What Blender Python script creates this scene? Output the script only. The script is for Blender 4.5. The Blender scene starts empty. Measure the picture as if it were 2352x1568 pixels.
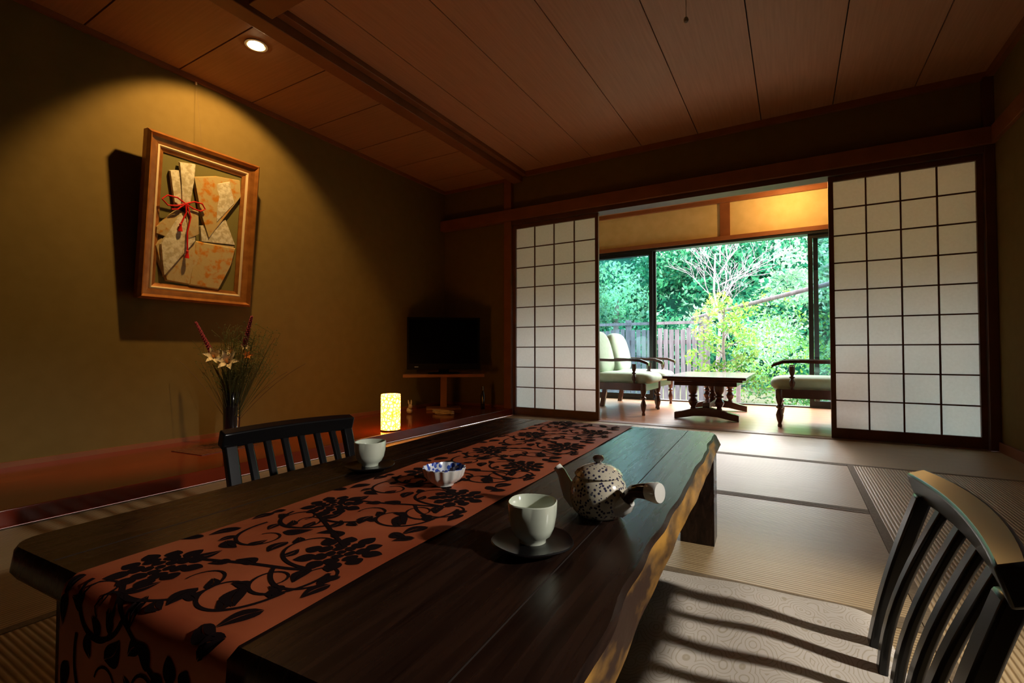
import bpy, math, random
import numpy as np
from mathutils import Vector, Matrix
random.seed(3); np.random.seed(3)
S=bpy.context.scene
pi=math.pi
# ------------------------------------------------------------ materials
def nodes(name):
    m=bpy.data.materials.new(name); m.use_nodes=True
    nt=m.node_tree; b=nt.nodes['Principled BSDF']; return m,nt,b
def rgb(c): return (c[0],c[1],c[2],1)
def mat(name,col,rough=.5,metal=0,col2=None,scale=5,stretch=(1,1,1),bump=0,coat=0,detail=4,lo=.35,hi=.65,spec=.5,sheen=0,emit=None,es=0,rvar=0,bdist=.002,dist=0):
    m,nt,b=nodes(name)
    b.inputs['Base Color'].default_value=rgb(col); b.inputs['Roughness'].default_value=rough
    b.inputs['Metallic'].default_value=metal; b.inputs['Coat Weight'].default_value=coat
    b.inputs['Coat Roughness'].default_value=.08
    b.inputs['Specular IOR Level'].default_value=spec; b.inputs['Sheen Weight'].default_value=sheen
    if emit: b.inputs['Emission Color'].default_value=rgb(emit); b.inputs['Emission Strength'].default_value=es
    if col2 or bump:
        tc=nt.nodes.new('ShaderNodeTexCoord'); mp=nt.nodes.new('ShaderNodeMapping')
        mp.inputs['Scale'].default_value=[scale*s for s in stretch]
        nz=nt.nodes.new('ShaderNodeTexNoise'); nz.inputs['Scale'].default_value=1; nz.inputs['Detail'].default_value=detail
        nz.inputs['Distortion'].default_value=dist
        nt.links.new(tc.outputs['Object'],mp.inputs[0]); nt.links.new(mp.outputs[0],nz.inputs[0])
        rp=nt.nodes.new('ShaderNodeValToRGB'); rp.color_ramp.elements[0].position=lo; rp.color_ramp.elements[1].position=hi
        rp.color_ramp.elements[0].color=rgb(col); rp.color_ramp.elements[1].color=rgb(col2 or col)
        nt.links.new(nz.outputs[0],rp.inputs[0])
        if col2: nt.links.new(rp.outputs[0],b.inputs['Base Color'])
        if bump:
            bp=nt.nodes.new('ShaderNodeBump'); bp.inputs['Strength'].default_value=bump; bp.inputs['Distance'].default_value=bdist
            nt.links.new(nz.outputs[0],bp.inputs['Height']); nt.links.new(bp.outputs[0],b.inputs['Normal'])
        if rvar:
            mr=nt.nodes.new('ShaderNodeMapRange'); mr.inputs[3].default_value=rough-rvar; mr.inputs[4].default_value=rough+rvar
            nt.links.new(nz.outputs[0],mr.inputs[0]); nt.links.new(mr.outputs[0],b.inputs['Roughness'])
    return m
def tatami(name,axis):
    m,nt,b=nodes(name); b.inputs['Roughness'].default_value=.45
    tc=nt.nodes.new('ShaderNodeTexCoord'); mp=nt.nodes.new('ShaderNodeMapping')
    wv=nt.nodes.new('ShaderNodeTexWave'); wv.wave_type='BANDS'; wv.bands_direction=axis
    wv.inputs['Scale'].default_value=26; wv.inputs['Distortion'].default_value=.25; wv.inputs['Detail Scale'].default_value=3
    nz=nt.nodes.new('ShaderNodeTexNoise'); nz.inputs['Scale'].default_value=1; nz.inputs['Detail'].default_value=3
    mp.inputs['Scale'].default_value=(6,160,6) if axis=='Y' else (160,6,6)
    nt.links.new(tc.outputs['Object'],wv.inputs[0]); nt.links.new(tc.outputs['Object'],mp.inputs[0]); nt.links.new(mp.outputs[0],nz.inputs[0])
    r1=nt.nodes.new('ShaderNodeValToRGB'); r1.color_ramp.elements[0].color=(.28,.17,.065,1); r1.color_ramp.elements[1].color=(.64,.47,.25,1)
    r1.color_ramp.elements[0].position=.0; r1.color_ramp.elements[1].position=.5
    nt.links.new(wv.outputs[0],r1.inputs[0])
    mx=nt.nodes.new('ShaderNodeMixRGB'); mx.blend_type='MULTIPLY'; mx.inputs[0].default_value=.5
    r2=nt.nodes.new('ShaderNodeValToRGB'); r2.color_ramp.elements[0].position=.3; r2.color_ramp.elements[0].color=(.6,.55,.5,1); r2.color_ramp.elements[1].position=.7
    nt.links.new(nz.outputs[0],r2.inputs[0]); nt.links.new(r1.outputs[0],mx.inputs[1]); nt.links.new(r2.outputs[0],mx.inputs[2])
    nt.links.new(mx.outputs[0],b.inputs['Base Color'])
    bp=nt.nodes.new('ShaderNodeBump'); bp.inputs['Strength'].default_value=.4; bp.inputs['Distance'].default_value=.002
    nt.links.new(wv.outputs[0],bp.inputs['Height']); nt.links.new(bp.outputs[0],b.inputs['Normal'])
    return m
def paper():
    m=bpy.data.materials.new('shoji_paper'); m.use_nodes=True; nt=m.node_tree; nt.nodes.clear()
    o=nt.nodes.new('ShaderNodeOutputMaterial'); d=nt.nodes.new('ShaderNodeBsdfDiffuse'); t=nt.nodes.new('ShaderNodeBsdfTranslucent'); x=nt.nodes.new('ShaderNodeMixShader')
    tc=nt.nodes.new('ShaderNodeTexCoord'); nz=nt.nodes.new('ShaderNodeTexNoise'); nz.inputs['Scale'].default_value=60; nz.inputs['Detail'].default_value=5
    rp=nt.nodes.new('ShaderNodeValToRGB'); rp.color_ramp.elements[0].color=(.68,.60,.52,1); rp.color_ramp.elements[1].color=(.80,.72,.65,1)
    nt.links.new(tc.outputs['Object'],nz.inputs[0]); nt.links.new(nz.outputs[0],rp.inputs[0])
    nt.links.new(rp.outputs[0],d.inputs[0]); nt.links.new(rp.outputs[0],t.inputs[0]); x.inputs[0].default_value=.45
    nt.links.new(d.outputs[0],x.inputs[1]); nt.links.new(t.outputs[0],x.inputs[2]); nt.links.new(x.outputs[0],o.inputs[0]); return m
def leafmat(name,c,tr=.4,k=.82):
    c=[v*k for v in c]
    m=bpy.data.materials.new(name); m.use_nodes=True; nt=m.node_tree; nt.nodes.clear()
    o=nt.nodes.new('ShaderNodeOutputMaterial'); d=nt.nodes.new('ShaderNodeBsdfDiffuse'); t=nt.nodes.new('ShaderNodeBsdfTranslucent'); x=nt.nodes.new('ShaderNodeMixShader')
    tc=nt.nodes.new('ShaderNodeTexCoord'); nz=nt.nodes.new('ShaderNodeTexNoise'); nz.inputs['Scale'].default_value=1.1; nz.inputs['Detail'].default_value=6
    rp=nt.nodes.new('ShaderNodeValToRGB'); rp.color_ramp.elements[0].position=.36; rp.color_ramp.elements[1].position=.66
    rp.color_ramp.elements[0].color=rgb([v*.35 for v in c]); rp.color_ramp.elements[1].color=rgb([min(1,v*1.3) for v in c])
    nt.links.new(tc.outputs['Object'],nz.inputs[0]); nt.links.new(nz.outputs[0],rp.inputs[0])
    nt.links.new(rp.outputs[0],d.inputs[0]); nt.links.new(rp.outputs[0],t.inputs[0]); x.inputs[0].default_value=tr
    nt.links.new(d.outputs[0],x.inputs[1]); nt.links.new(t.outputs[0],x.inputs[2]); nt.links.new(x.outputs[0],o.inputs[0]); return m
def glassmat():
    m=bpy.data.materials.new('window_glass'); m.use_nodes=True; nt=m.node_tree; nt.nodes.clear()
    o=nt.nodes.new('ShaderNodeOutputMaterial'); d=nt.nodes.new('ShaderNodeBsdfTransparent'); g=nt.nodes.new('ShaderNodeBsdfGlossy'); x=nt.nodes.new('ShaderNodeMixShader')
    d.inputs[0].default_value=(.80,.90,.93,1); g.inputs['Roughness'].default_value=.02; x.inputs[0].default_value=.06
    nt.links.new(d.outputs[0],x.inputs[1]); nt.links.new(g.outputs[0],x.inputs[2]); nt.links.new(x.outputs[0],o.inputs[0]); return m
def spotted(name,base,spot,scale,thr,rough=.2):
    m,nt,b=nodes(name); b.inputs['Roughness'].default_value=rough; b.inputs['Coat Weight'].default_value=.4
    tc=nt.nodes.new('ShaderNodeTexCoord'); v=nt.nodes.new('ShaderNodeTexVoronoi'); v.inputs['Scale'].default_value=scale
    r=nt.nodes.new('ShaderNodeValToRGB'); r.color_ramp.elements[0].position=thr; r.color_ramp.elements[1].position=thr+.06
    r.color_ramp.elements[0].color=rgb(spot); r.color_ramp.elements[1].color=rgb(base)
    nt.links.new(tc.outputs['Object'],v.inputs[0]); nt.links.new(v.outputs['Distance'],r.inputs[0]); nt.links.new(r.outputs[0],b.inputs['Base Color']); return m
def swirl(name,base,line):
    m,nt,b=nodes(name); b.inputs['Roughness'].default_value=.85
    tc=nt.nodes.new('ShaderNodeTexCoord'); v=nt.nodes.new('ShaderNodeTexVoronoi'); v.inputs['Scale'].default_value=17
    mp=nt.nodes.new('ShaderNodeMapping'); mp.inputs['Scale'].default_value=(1.7,1,1)
    nz=nt.nodes.new('ShaderNodeTexNoise'); nz.inputs['Scale'].default_value=22; nz.inputs['Detail'].default_value=1
    ad=nt.nodes.new('ShaderNodeMath'); ad.operation='MULTIPLY_ADD'; ad.inputs[1].default_value=44
    nm=nt.nodes.new('ShaderNodeMath'); nm.operation='MULTIPLY'; nm.inputs[1].default_value=9
    sn=nt.nodes.new('ShaderNodeMath'); sn.operation='SINE'
    r=nt.nodes.new('ShaderNodeValToRGB'); r.color_ramp.elements[0].position=.60; r.color_ramp.elements[1].position=.95
    r.color_ramp.elements[0].color=rgb(base); r.color_ramp.elements[1].color=rgb(line)
    nt.links.new(tc.outputs['Object'],mp.inputs[0]); nt.links.new(mp.outputs[0],v.inputs[0]); nt.links.new(tc.outputs['Object'],nz.inputs[0])
    nt.links.new(v.outputs['Distance'],ad.inputs[0]); nt.links.new(nz.outputs[0],nm.inputs[0]); nt.links.new(nm.outputs[0],ad.inputs[2])
    nt.links.new(ad.outputs[0],sn.inputs[0]); nt.links.new(sn.outputs[0],r.inputs[0]); nt.links.new(r.outputs[0],b.inputs['Base Color']); return m

M={}
M['plaster']=mat('olive_plaster',(.165,.113,.036),.95,col2=(.177,.122,.040),scale=14,bump=.1,bdist=.001,spec=.1)
M['plaster_v']=mat('cream_plaster',(.64,.48,.22),.95,col2=(.70,.53,.26),scale=10,bump=.1,spec=.1)
M['ceilY']=mat('ceiling_wood',(.42,.205,.115),.5,col2=(.48,.24,.14),scale=9,stretch=(9,.35,1),spec=.4)
M['ceilX']=mat('ceiling_wood_cross',(.34,.155,.065),.55,col2=(.39,.18,.082),scale=9,stretch=(.35,9,1),spec=.3)
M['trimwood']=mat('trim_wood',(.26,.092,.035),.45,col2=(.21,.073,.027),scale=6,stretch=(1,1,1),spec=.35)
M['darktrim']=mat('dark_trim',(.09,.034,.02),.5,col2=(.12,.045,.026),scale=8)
M['gap']=mat('joint_dark',(.02,.01,.006),.9)
M['lacq']=mat('red_lacquered_wood',(.15,.014,.003),.18,col2=(.20,.022,.005),scale=4,stretch=(6,.6,2),coat=.3,rvar=.04)
M['floorwood']=mat('veranda_floor_wood',(.60,.27,.125),.30,col2=(.48,.20,.09),scale=5,stretch=(.7,9,1),coat=.15)
M['tx']=tatami('tatami_weave_x','Y'); M['ty']=tatami('tatami_weave_y','X')
M['heri']=mat('tatami_border_cloth',(.25,.18,.10),.8,col2=(.19,.13,.07),scale=120,detail=1)
M['paper']=paper()
M['latt']=mat('shoji_lattice_wood',(.15,.055,.028),.5,col2=(.10,.038,.02),scale=10)
M['alu']=mat('dark_window_frame',(.02,.022,.025),.35,metal=.4)
M['glass']=glassmat()
M['table']=mat('dark_table_wood',(.010,.005,.0035),.27,col2=(.028,.013,.008),scale=5,stretch=(14,.8,4),bump=.2,rvar=.05,detail=8,dist=.6,spec=.28)
M['sap']=mat('live_edge_sapwood',(.035,.014,.006),.4,col2=(.46,.23,.035),scale=14,stretch=(1.5,.35,1.8),bump=.8,bdist=.004,detail=9,lo=.44,hi=.62,coat=.1)
M['black']=mat('black_lacquer',(.006,.0055,.006),.28,coat=.1,spec=.3)
M['tvb']=mat('tv_plastic',(.003,.003,.003),.5,spec=.1); M['tvs']=mat('tv_screen',(.001,.001,.001),.35,spec=.04)
M['grey']=mat('grey_mark',(.5,.5,.5),.5)
M['rust']=mat('rust_satin',(.33,.066,.024),.5,col2=(.46,.115,.045),scale=7,bump=.1,spec=.3)
M['flock']=mat('black_flock',(.012,.006,.006),1,spec=.05)
M['cel']=mat('celadon_glaze',(.62,.68,.54),.12,col2=(.68,.73,.60),scale=20,coat=.5)
M['white']=mat('white_glaze',(.74,.74,.68),.12,coat=.5)
M['pot']=spotted('speckled_pot_glaze',(.62,.57,.44),(.04,.04,.08),170,.34)
M['bowlin']=spotted('blue_glaze_pattern',(.70,.74,.8),(.04,.09,.42),90,.45)
M['brownglaze']=mat('brown_glaze',(.04,.022,.016),.15,coat=.8)
M['candy']=mat('dark_candy',(.05,.03,.03),.4)
M['cush']=swirl('cushion_cloth',(.68,.61,.52),(.52,.44,.32))
M['green']=mat('pale_green_cushion',(.50,.64,.46),.85,col2=(.56,.69,.52),scale=20)
M['chairw']=mat('turned_dark_wood',(.06,.02,.014),.25,col2=(.095,.03,.02),scale=10,coat=.4)
M['frame']=mat('gilt_frame',(.38,.15,.035),.35,metal=.5,col2=(.27,.10,.022),scale=20,stretch=(1,1,1))
M['liner']=mat('frame_liner',(.55,.42,.26),.6); M['back']=mat('olive_mount',(.13,.11,.025),.9,bump=.2,scale=200)
M['broc']=mat('gold_brocade',(.44,.34,.17),.5,col2=(.40,.19,.03),scale=34,detail=7,lo=.54,hi=.70,metal=.15,bump=.9,spec=.3)
M['broc2']=mat('orange_brocade',(.44,.33,.14),.5,col2=(.46,.17,.010),scale=24,detail=7,lo=.48,hi=.62,metal=.15,bump=.9,spec=.3)
M['silver']=mat('silver_brocade',(.44,.38,.25),.5,col2=(.62,.58,.46),scale=44,detail=6,lo=.42,hi=.58,metal=.15,bump=.9,spec=.3)
M['red']=mat('red_cord',(.50,.006,.004),.6,spec=.2)
m,nt,b=nodes('washi_lamp_glow'); M['lamp']=m
tc=nt.nodes.new('ShaderNodeTexCoord'); v=nt.nodes.new('ShaderNodeTexVoronoi'); v.inputs['Scale'].default_value=42; v.feature='DISTANCE_TO_EDGE'
r=nt.nodes.new('ShaderNodeValToRGB'); r.color_ramp.elements[0].position=.03; r.color_ramp.elements[1].position=.22
r.color_ramp.elements[0].color=(.16,.035,.001,1); r.color_ramp.elements[1].color=(1,.38,.05,1)
nt.links.new(tc.outputs['Object'],v.inputs[0]); nt.links.new(v.outputs[0],r.inputs[0]); nt.links.new(r.outputs[0],b.inputs['Emission Color']); b.inputs['Emission Strength'].default_value=20
b.inputs['Base Color'].default_value=(.8,.5,.2,1)
M['bulb']=mat('spot_bulb',(1,.8,.5),.5,emit=(1,.75,.4),es=30)
M['vase']=mat('black_vase_glaze',(.015,.012,.015),.15,coat=.6)
M['stem']=mat('stem_green',(.11,.13,.035),.7); M['twig']=mat('twig_brown',(.14,.09,.05),.8)
M['lily']=mat('lily_petal',(.80,.70,.52),.6); M['liat']=mat('liatris_purple',(.30,.04,.08),.8); M['orange']=mat('orange_petal',(.80,.30,.05),.6)
M['fence']=mat('weathered_fence_wood',(.15,.135,.155),.85,col2=(.24,.22,.245),scale=4,stretch=(8,8,1))
M['bark']=mat('grey_bark',(.22,.18,.17),.9,col2=(.32,.26,.25),scale=12); M['bare']=mat('pale_bare_bark',(.48,.39,.46),.9)
M['soil']=mat('garden_soil',(.06,.05,.03),.95,col2=(.06,.09,.03),scale=3)
M['cord']=mat('cord',(.30,.25,.2),.7)
M['ext']=mat('sky_blocker_boards',(.05,.035,.025),.9,col2=(.07,.05,.035),scale=3,stretch=(1,9,.5))  # boards of the added sky blocker beside the room

# ------------------------------------------------------------ mesh builder
class MB:
    def __init__(s): s.V=[];s.F=[];s.I=[];s.mats=[]
    def mi(s,m):
        if m not in s.mats: s.mats.append(m)
        return s.mats.index(m)
    def add(s,V,F,m,T=None):
        o=len(s.V); i=s.mi(M[m])
        s.V+= [tuple(T@Vector(v)) for v in V] if T is not None else [tuple(v) for v in V]
        for f in F: s.F.append(tuple(o+k for k in f)); s.I.append(i)
    def box(s,x0,x1,y0,y1,z0,z1,m,T=None):
        V=[(x,y,z) for z in (z0,z1) for y in (y0,y1) for x in (x0,x1)]
        s.add(V,[(0,2,3,1),(4,5,7,6),(0,1,5,4),(2,6,7,3),(0,4,6,2),(1,3,7,5)],m,T)
    def lathe(s,prof,m,c=(0,0,0),seg=32,T=None,rf=None,cap0=True,cap1=True):
        V=[];F=[];n=len(prof)
        for (r,z) in prof:
            for k in range(seg):
                a=2*pi*k/seg; q=r*(rf(a,z) if rf else 1)
                V.append((c[0]+q*math.cos(a),c[1]+q*math.sin(a),c[2]+z))
        for i in range(n-1):
            for k in range(seg):
                k2=(k+1)%seg; F.append((i*seg+k,i*seg+k2,(i+1)*seg+k2,(i+1)*seg+k))
        if cap0: F.append(tuple(reversed(range(seg))))
        if cap1: F.append(tuple((n-1)*seg+k for k in range(seg)))
        s.add(V,F,m,T)
    def tube(s,P,r,m,seg=10,T=None,flat=1):
        P=[Vector(p) for p in P]; n=len(P); R=r if isinstance(r,(list,tuple)) else [r]*n
        V=[];F=[]; t0=(P[1]-P[0]).normalized(); u=t0.orthogonal().normalized()
        for i in range(n):
            t=(P[min(i+1,n-1)]-P[max(i-1,0)]); t=t.normalized() if t.length>0 else t0
            u=(u-t*u.dot(t)); u=u.normalized() if u.length>1e-6 else t.orthogonal().normalized()
            w=t.cross(u)
            for k in range(seg):
                a=2*pi*k/seg; V.append(P[i]+(u*math.cos(a)+w*math.sin(a)*flat)*R[i])
        for i in range(n-1):
            for k in range(seg):
                k2=(k+1)%seg; F.append((i*seg+k,i*seg+k2,(i+1)*seg+k2,(i+1)*seg+k))
        F.append(tuple(reversed(range(seg)))); F.append(tuple((n-1)*seg+k for k in range(seg)))
        s.add(V,F,m,T)
    def bar(s,P,A,B,m,T=None):
        n=len(P);V=[];F=[]
        for i in range(n):
            p=Vector(P[i]); a=Vector(A[i] if isinstance(A,list) else A); b=Vector(B[i] if isinstance(B,list) else B)
            V+=[p-a-b,p+a-b,p+a+b,p-a+b]
        for i in range(n-1):
            for k in range(4):
                k2=(k+1)%4; F.append((i*4+k,i*4+k2,i*4+4+k2,i*4+4+k))
        F.append((3,2,1,0)); F.append((n*4-4,n*4-3,n*4-2,n*4-1)); s.add(V,F,m,T)
    def pillow(s,c,sz,m,e=.35,T=None,nu=32,nv=16,ez=None):
        V=[];F=[]; ez=ez or e
        sp=lambda v,e: math.copysign(abs(v)**e,v)
        for i in range(nv+1):
            ph=-pi/2+pi*i/nv
            for k in range(nu):
                th=2*pi*k/nu
                V.append((c[0]+sz[0]/2*sp(math.cos(ph),ez)*sp(math.cos(th),e),c[1]+sz[1]/2*sp(math.cos(ph),ez)*sp(math.sin(th),e),c[2]+sz[2]/2*sp(math.sin(ph),.8)))
        for i in range(nv):
            for k in range(nu):
                k2=(k+1)%nu; F.append((i*nu+k,i*nu+k2,(i+1)*nu+k2,(i+1)*nu+k))
        s.add(V,F,m,T)
    def build(s,name,loc=(0,0,0),rz=0,bevel=0,smooth=35,rot=None,parent=None,seg=2):
        me=bpy.data.meshes.new(name); me.from_pydata(s.V,[],s.F)
        for q in s.mats: me.materials.append(q)
        me.polygons.foreach_set('material_index',s.I); me.validate(); me.update()
        if smooth:
            me.polygons.foreach_set('use_smooth',[True]*len(me.polygons))
            try: me.set_sharp_from_angle(angle=math.radians(smooth))
            except Exception: pass
        o=bpy.data.objects.new(name,me); S.collection.objects.link(o); o.location=loc
        o.rotation_euler=rot if rot else (0,0,rz)
        if bevel:
            b=o.modifiers.new('bevel','BEVEL'); b.width=bevel; b.segments=seg; b.limit_method='ANGLE'; b.angle_limit=math.radians(40)
        if parent: o.parent=parent
        return o

# ------------------------------------------------------------ camera
cam=bpy.data.cameras.new('camera'); co=bpy.data.objects.new('camera',cam); S.collection.objects.link(co); S.camera=co
cam.sensor_width=36; cam.lens=1105/2352*36; cam.clip_start=.02; cam.clip_end=200
co.location=(0,0,.6); co.rotation_euler=(math.radians(91.3),0,math.radians(30.3))

XL=-3.2; XR=1.08; YS=4.05; YB=-1.7; ZC=2.34; ZL=2.31; XB=-2.33; VY=6.15; VXR=1.9; VZ=2.42
# ------------------------------------------------------------ shell
b=MB(); b.box(XB,XR,YB,4.0,-.08,-.04,'gap')
def tm(x0,x1,y0,y1,ax):
    b.box(x0+.0006,x1-.0006,y0+.0006,y1-.0006,-.04,0,'tx' if ax=='x' else 'ty')
    w=.028
    if ax=='x':
        b.box(x0+.001,x1-.001,y0+.001,y0+w,-.001,.0012,'heri'); b.box(x0+.001,x1-.001,y1-w,y1-.001,-.001,.0012,'heri')
    else:
        b.box(x0+.001,x0+w,y0+.001,y1-.001,-.001,.0012,'heri'); b.box(x1-w,x1-.001,y0+.001,y1-.001,-.001,.0012,'heri')
tm(XB,-.61,3.13,4.0,'x'); tm(-.61,XR,3.13,4.0,'x')
for y0,y1 in ((1.37,3.13),(-.39,1.37),(YB,-.39)):
    tm(XB,-1.46,y0,y1,'y'); tm(.24,XR,y0,y1,'y')
for y0,y1 in ((2.25,3.13),(1.37,2.25),(.49,1.37),(-.39,.49),(-1.27,-.39),(YB,-1.27)): tm(-1.46,.24,y0,y1,'x')
b.build('floor',smooth=0)
b=MB()
for i in range(12):
    y0=4.1+i*.175; b.box(XL,VXR,y0,y0+.173,-.05,-.002,'floorwood')
b.box(XL,VXR,4.1,6.2,-.08,-.05,'gap'); b.build('floor_veranda',smooth=0)
b=MB(); b.box(XL-.1,XL,YB-.1,YS+.05,-.1,2.5,'plaster'); b.build('wall_left',smooth=0)
b=MB(); b.box(XL,XR,YB-.1,YB,-.1,2.5,'plaster'); b.build('wall_back',smooth=0)
b=MB()
WY0,WY1,WZ0,WZ1=.1,1.5,.45,1.7
b.box(XR,XR+.1,YB-.1,WY0,-.1,2.5,'plaster'); b.box(XR,XR+.1,WY1,YS+.05,-.1,2.5,'plaster')
b.box(XR,XR+.1,WY0,WY1,-.1,WZ0,'plaster'); b.box(XR,XR+.1,WY0,WY1,WZ1,2.5,'plaster'); b.build('wall_right',smooth=0)
b=MB()
for a in ((WY0,WY0+.03,WZ0,WZ1),(WY1-.03,WY1,WZ0,WZ1),(WY0+.03,WY1-.03,WZ0,WZ0+.03),(WY0+.03,WY1-.03,WZ1-.03,WZ1)):
    b.box(XR+.01,XR+.09,a[0],a[1],a[2],a[3],'latt')
b.build('window_1',smooth=0)
# unseen board screen added outside the side window to keep sky light out
b=MB(); b.box(2.0,2.06,YB-.1,3.9,-.1,2.5,'ext'); b.box(XR+.1,2.0,YB-.16,YB-.1,-.1,2.5,'ext'); b.box(XR+.1,2.0,3.84,3.9,-.1,2.5,'ext'); b.box(XR+.1,2.0,YB-.1,3.84,-.1,-.05,'soil'); b.build('side_sky_blocker',smooth=0)
b=MB()
b.box(XL,-2.43,YS,YS+.06,-.1,2.5,'plaster'); b.box(-2.43,VXR,YS,YS+.06,1.98,2.5,'plaster')
b.box(XR,VXR,YS,YS+.06,-.1,1.98,'plaster_v'); b.build('wall_far',smooth=0)
b=MB()
b.box(-2.43,-2.35,YS-.05,YS+.08,0,2.3,'trimwood'); b.build('trim_1',bevel=.003)
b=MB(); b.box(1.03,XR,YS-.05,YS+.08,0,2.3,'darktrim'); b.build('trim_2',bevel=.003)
b=MB(); b.box(XL,XR,YS-.075,YS-.05,1.875,1.98,'trimwood'); b.box(XL,-2.43,YS-.05,YS,1.875,1.98,'trimwood'); b.box(-2.35,1.03,YS-.05,YS+.08,1.875,1.98,'trimwood'); b.build('trim_3',bevel=.003)
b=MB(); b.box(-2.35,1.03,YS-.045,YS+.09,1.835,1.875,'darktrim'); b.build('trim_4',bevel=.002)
b=MB(); b.box(-2.35,1.03,4.0,4.1,-.03,.004,'trimwood'); b.build('trim_5',bevel=.002)
b=MB(); b.box(-2.2,XR-.001,YS-.03,YS,ZC-.045,ZC,'trimwood'); b.box(XR-.03,XR,1.42,YS-.03,ZC-.045,ZC,'trimwood'); b.build('trim_6')
b=MB(); b.box(XL,XL+.02,YB,YS-.001,ZL-.03,ZL,'trimwood'); b.box(XL+.02,-2.43,YS-.02,YS,ZL-.03,ZL,'trimwood'); b.build('trim_7')
b=MB(); b.box(XR-.025,XR,1.6,YS-.08,1.875,1.98,'trimwood'); b.build('trim_8',bevel=.003)
b=MB(); b.box(XR-.015,XR,YB,YS-.05,0,.06,'trimwood'); b.build('baseboard_right',bevel=.002)
b=MB(); b.box(XL,XL+.012,YB,YS,.055,.085,'trimwood'); b.box(XL+.012,-2.43,YS-.012,YS,.055,.085,'trimwood'); b.build('baseboard_left')
b=MB(); X0=-1.98-.448
for i in range(9):
    x0=max(X0+i*.448,-2.30); x1=min(X0+(i+1)*.448,XR)
    if x1-x0<.02: continue
    b.box(x0+.003,x1-.003,YB,YS,ZC,ZC+.02,'ceilY')
b.box(-2.35,XR,YB,YS,ZC+.012,ZC+.06,'gap')
yy=[1.01+.453*k for k in range(-6,7)]
yy=[YB]+[y for y in yy if y>YB+.05 and y<YS-.05]+[YS]
for a,c in zip(yy[:-1],yy[1:]): b.box(XL,-2.34,a+.004,c-.004,ZL,ZL+.02,'ceilX')
b.box(XL,-2.34,YB,YS,ZL+.012,ZL+.09,'gap')
b.build('ceiling',smooth=0)
b=MB(); b.box(-2.35,-2.25,YB,YS,2.25,2.37,'trimwood'); b.box(-2.25,-2.2,YB,YS,2.305,2.35,'trimwood'); b.build('ceiling_beam',bevel=.004)
b=MB(); b.box(-2.2,XR,1.30,1.42,2.24,2.345,'trimwood'); b.build('ceiling_cross_beam',bevel=.004)
b=MB(); b.box(XL-.2,VXR+.25,YB-.2,6.35,2.5,2.6,'gap'); b.build('roof',smooth=0)
b=MB(); b.box(XL-.1,XL,YS+.05,6.25,-.1,2.5,'plaster_v'); b.build('wall_veranda_left',smooth=0)
b=MB(); b.box(VXR,VXR+.1,YS+.05,6.25,-.1,2.5,'plaster_v'); b.build('wall_veranda_right',smooth=0)
b=MB(); b.box(XL,VXR,YS+.06,VY+.08,VZ,VZ+.03,'ceilX'); b.build('ceiling_veranda',smooth=0)
b=MB(); b.box(XL,VXR,VY+.02,VY+.1,1.96,2.5,'plaster_v'); b.build('wall_veranda_far',smooth=0)
b=MB(); b.box(-.735,-.625,VY-.0,VY+.02,1.97,VZ-.05,'trimwood')
b.box(XL,VXR,VY-.02,VY+.02,VZ-.05,VZ,'trimwood'); b.box(XL,VXR,VY-.03,VY+.1,1.92,1.97,'trimwood'); b.build('trim_9',bevel=.002)
def sash(name,x0,x1,y,glass=True):
    b=MB(); z0,z1=.013,1.889; w=.045
    b.box(x0,x0+w,y,y+.03,z0,z1,'alu'); b.box(x1-w,x1,y,y+.03,z0,z1,'alu'); b.box(x0+w,x1-w,y,y+.03,z0,z0+.06,'alu'); b.box(x0+w,x1-w,y,y+.03,z1-.045,z1,'alu')
    if glass: b.box(x0+w,x1-w,y+.012,y+.016,z0+.06,z1-.045,'glass')
    b.build(name,smooth=0)
b=MB(); b.box(XL,VXR,VY-.02,VY+.1,-.03,.012,'alu'); b.build('trim_10',smooth=0)
b=MB(); b.box(XL,VXR,VY-.02,VY+.1,1.89,1.92,'alu'); b.build('trim_11',smooth=0)
sash('window_2',-3.19,-1.53,VY); sash('window_3',.15,1.87,VY); sash('window_4',-3.15,-1.50,VY+.045); sash('window_5',.20,1.89,VY+.045)

# ------------------------------------------------------------ shoji
def shoji(name,x0,x1,y):
    b=MB(); z0,z1=.006,1.833; w=.03; t=.014
    b.box(x0,x0+w,y-t,y+t,z0,z1,'latt'); b.box(x1-w,x1,y-t,y+t,z0,z1,'latt')
    b.box(x0+w,x1-w,y-t,y+t,z0,z0+.07,'latt'); b.box(x0+w,x1-w,y-t,y+t,z1-.035,z1,'latt')
    for k in range(1,4):
        x=x0+w+(x1-x0-2*w)*k/4; b.box(x-.0045,x+.0045,y-.006,y+.006,z0+.07,z1-.035,'latt')
    for k in range(1,9):
        z=z0+.07+(z1-.035-z0-.07)*k/9; b.box(x0+w,x1-w,y-.005,y+.005,z-.0045,z+.0045,'latt')
    V=[(x0+w,y+.0075,z0+.07),(x1-w,y+.0075,z0+.07),(x1-w,y+.0075,z1-.035),(x0+w,y+.0075,z1-.035)]
    b.add(V,[(0,1,2,3)],'paper'); b.build(name,smooth=0)
shoji('door_1',-2.345,-1.475,YS-.005); shoji('door_2',.225,1.028,YS-.005)

# ------------------------------------------------------------ alcove ledge
b=MB(); b.box(XL,XB-.10,YB,YS-.001,0,.06,'lacq'); b.box(XB-.098,XB,YB,YS-.051,0,.062,'lacq'); b.build('alcove_ledge',bevel=.0025)

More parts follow.
